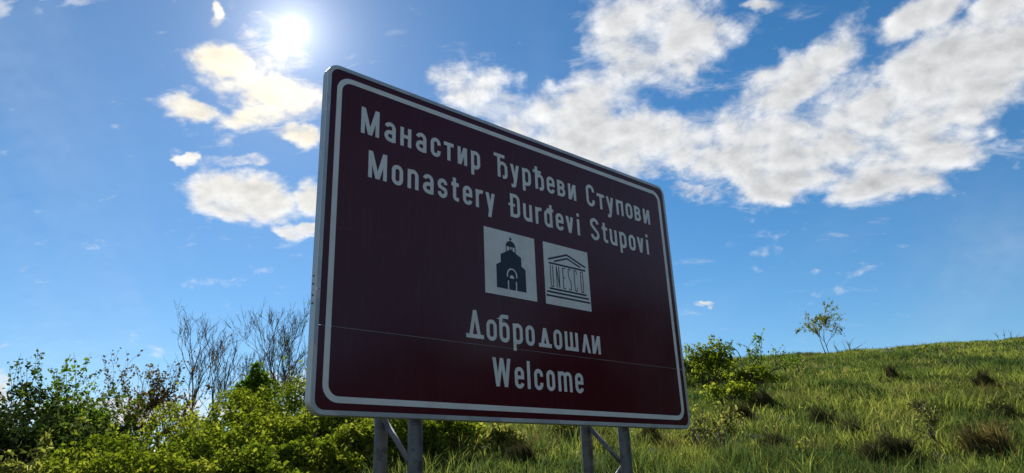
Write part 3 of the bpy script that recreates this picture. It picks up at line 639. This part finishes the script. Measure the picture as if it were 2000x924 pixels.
L3 = [('Д', 1.125, .156), ('о', 1.306, .094), ('б', 1.425, .096), ('р', 1.555, .094), ('о', 1.678, .090), ('д', 1.808, .134), ('о', 1.966, .090), ('ш', 2.088, .146), ('л', 2.274, .100), ('и', 2.396, .096)]
L4 = [('W', 1.352, .166), ('e', 1.555, .089), ('l', 1.676, ST), ('c', 1.744, .088), ('o', 1.868, .086), ('m', 1.989, .148), ('e', 2.172, .089)]
for row, z, cap in ((L1, 1.857, .198), (L2, 1.549, .196), (L3, .559, .200), (L4, .240, .201)):
    for ch, x, W in row: glyph(ch, x, z, W, cap)

# ---- the two white pictogram plates
for x0, x1, nm in ((1.305, 1.813, 'white square with a church pictogram'), (1.907, 2.419, 'white square with a temple emblem')):
    plate = link('pictogram_plate', prism([(x0, .903), (x1, .903), (x1, 1.411), (x0, 1.411)], -.0008, .0002).mesh('pictogram_plate'), M['white'], sign); plate['label'] = nm
    g = Geo(); lv = [0]
    def put(pts, up=0, g=g): lv[0] += 1; prism(pts, -.0012 - .00015 * lv[0], -.0006, g)
    if x0 < 1.5:
        put([(1.415, .958), (1.706, .958), (1.706, 1.136), (1.666, 1.158), (1.666, 1.226), (1.562, 1.276), (1.460, 1.222), (1.460, 1.160), (1.415, 1.134)])
        for xa in (1.514, 1.546, 1.572, 1.603): put([(xa, 1.235), (xa + .009, 1.235), (xa + .009, 1.31), (xa, 1.31)])
        put([(1.514, 1.296)] + [(1.563 + .049 * math.cos(math.radians(a)), 1.296 + .046 * math.sin(math.radians(a))) for a in range(180, -1, -12)])
        put([(1.558, 1.338), (1.566, 1.338), (1.566, 1.376), (1.558, 1.376)]); put([(1.547, 1.354), (1.577, 1.354), (1.577, 1.362), (1.547, 1.362)])
        link('church_pictogram', g.mesh('church_pictogram'), M['navy'], plate)
        gw = Glyph(); gw.k = 16
        gw.path([(1.520, 1.055)] + arc(1.566, 1.072, .046, .048, 180, 0) + [(1.612, 1.055)], .010)
        gw.quad(arc(1.564, 1.047, .021, .024, 0, 180, 10)); gw.bar(1.522, .9575, 1.532, 1.026); gw.bar(1.601, .9575, 1.611, 1.026)
        link('pictogram_outline', gw.g.mesh('pictogram_outline'), M['white'], plate)
    else:
        for nm_, pts_, s_ in (('emblem_roof', [(1.955, 1.272), (2.169, 1.343), (2.382, 1.272)], .016), ('emblem_gable', [(2.020, 1.263), (2.169, 1.312), (2.320, 1.263)], .014)):
            G = Glyph(); G.k = 5; G.path(pts_, s_); link(nm_, G.g.mesh(nm_), M['navy'], plate)
        for xa, xb, zz_ in ((1.960, 2.378, 1.243), (1.953, 2.372, 1.033), (1.923, 2.398, 1.005), (1.915, 2.411, .974)):
            G = Glyph(); G.k = 5; G.bar(xa, zz_ - .0075, xb, zz_ + .0075); link('emblem_bar', G.g.mesh('emblem_bar'), M['navy'], plate)
        zb, zt, s_ = 1.050, 1.226, .0085
        def thin(paths):
            Q = Glyph(); Q.k = 7
            for p in paths: Q.path(p, s_)
            link('emblem_letter', Q.g.mesh('emblem_letter'), M['navy'], plate)
        r = .013
        u0 = 1.974; thin([[(u0, zt)] + arc(u0 + r, zb + r, r, r, 180, 360) + [(u0 + 2 * r, zt)]])
        u0 = 2.040; thin([[(u0, zb), (u0, zt)], [(u0, zt), (u0 + .028, zb)], [(u0 + .028, zb), (u0 + .028, zt)]])
        u0 = 2.112; thin([[(u0, zb), (u0, zt)], [(u0, zt - s_ / 2), (u0 + .026, zt - s_ / 2)], [(u0, zb + s_ / 2), (u0 + .026, zb + s_ / 2)], [(u0, 1.142), (u0 + .02, 1.142)]])
        u0 = 2.174; thin([arc(u0 + r, zt - r, r, r * 1.1, 0, 180) + [(u0, 1.170), (u0 + .006, 1.150), (u0 + .020, 1.126), (u0 + 2 * r, 1.106)] + arc(u0 + r, zb + r, r, r * 1.1, 0, -180)])
        u0 = 2.242; thin([[(u0 + 2 * r, zt - .034)] + arc(u0 + r, zt - r, r, r, 0, 180) + arc(u0 + r, zb + r, r, r, 180, 360) + [(u0 + 2 * r, zb + .034)]])
        u0 = 2.316; thin([arc(u0 + r, zt - r, r, r, 0, 180) + arc(u0 + r, zb + r, r, r, 180, 360) + [(u0 + 2 * r, zt - r)]])

# ---- posts, zigzag braces and rails behind the panel
ztop = BZ + SH - .12
for s_ in (.798, 2.834):
    pg = {}
    for yy, rad_ in ((.125, .048), (.545, .046)):
        g = Geo(); g.tube([(s_, yy, -.9), (s_, yy, BZ), (s_, yy, ztop if yy < .3 else BZ + .9)], rad_, 24, True); link('post', g.mesh('post', True), M['galv'], sign)
    zs = BZ + .055; ya, yb = .545 - .03, .125 + .03; flip = True; zcur = zs
    for k in range(4):                       # going down
        g = Geo(); zn = zcur - .34
        g.tube([(s_, ya if flip else yb, zcur), (s_, yb if flip else ya, zn)], .019, 12, True); link('brace', g.mesh('brace', True), M['galv'], sign); zcur = zn; flip = not flip
    zcur = zs; flip = False
    for k in range(2):                       # and up behind the panel
        g = Geo(); zn = zcur + .36
        g.tube([(s_, yb if flip else ya, zcur), (s_, ya if flip else yb, zn)], .019, 12, True); link('brace', g.mesh('brace', True), M['galv'], sign); zcur = zn; flip = not flip
for zr in (.25, .80, 1.5, 2.05):
    g = Geo(); g.box(.08, SW - .08, .0165, .0765, BZ + zr, BZ + zr + .04); link('rail', g.mesh('rail'), M['alu'], sign)
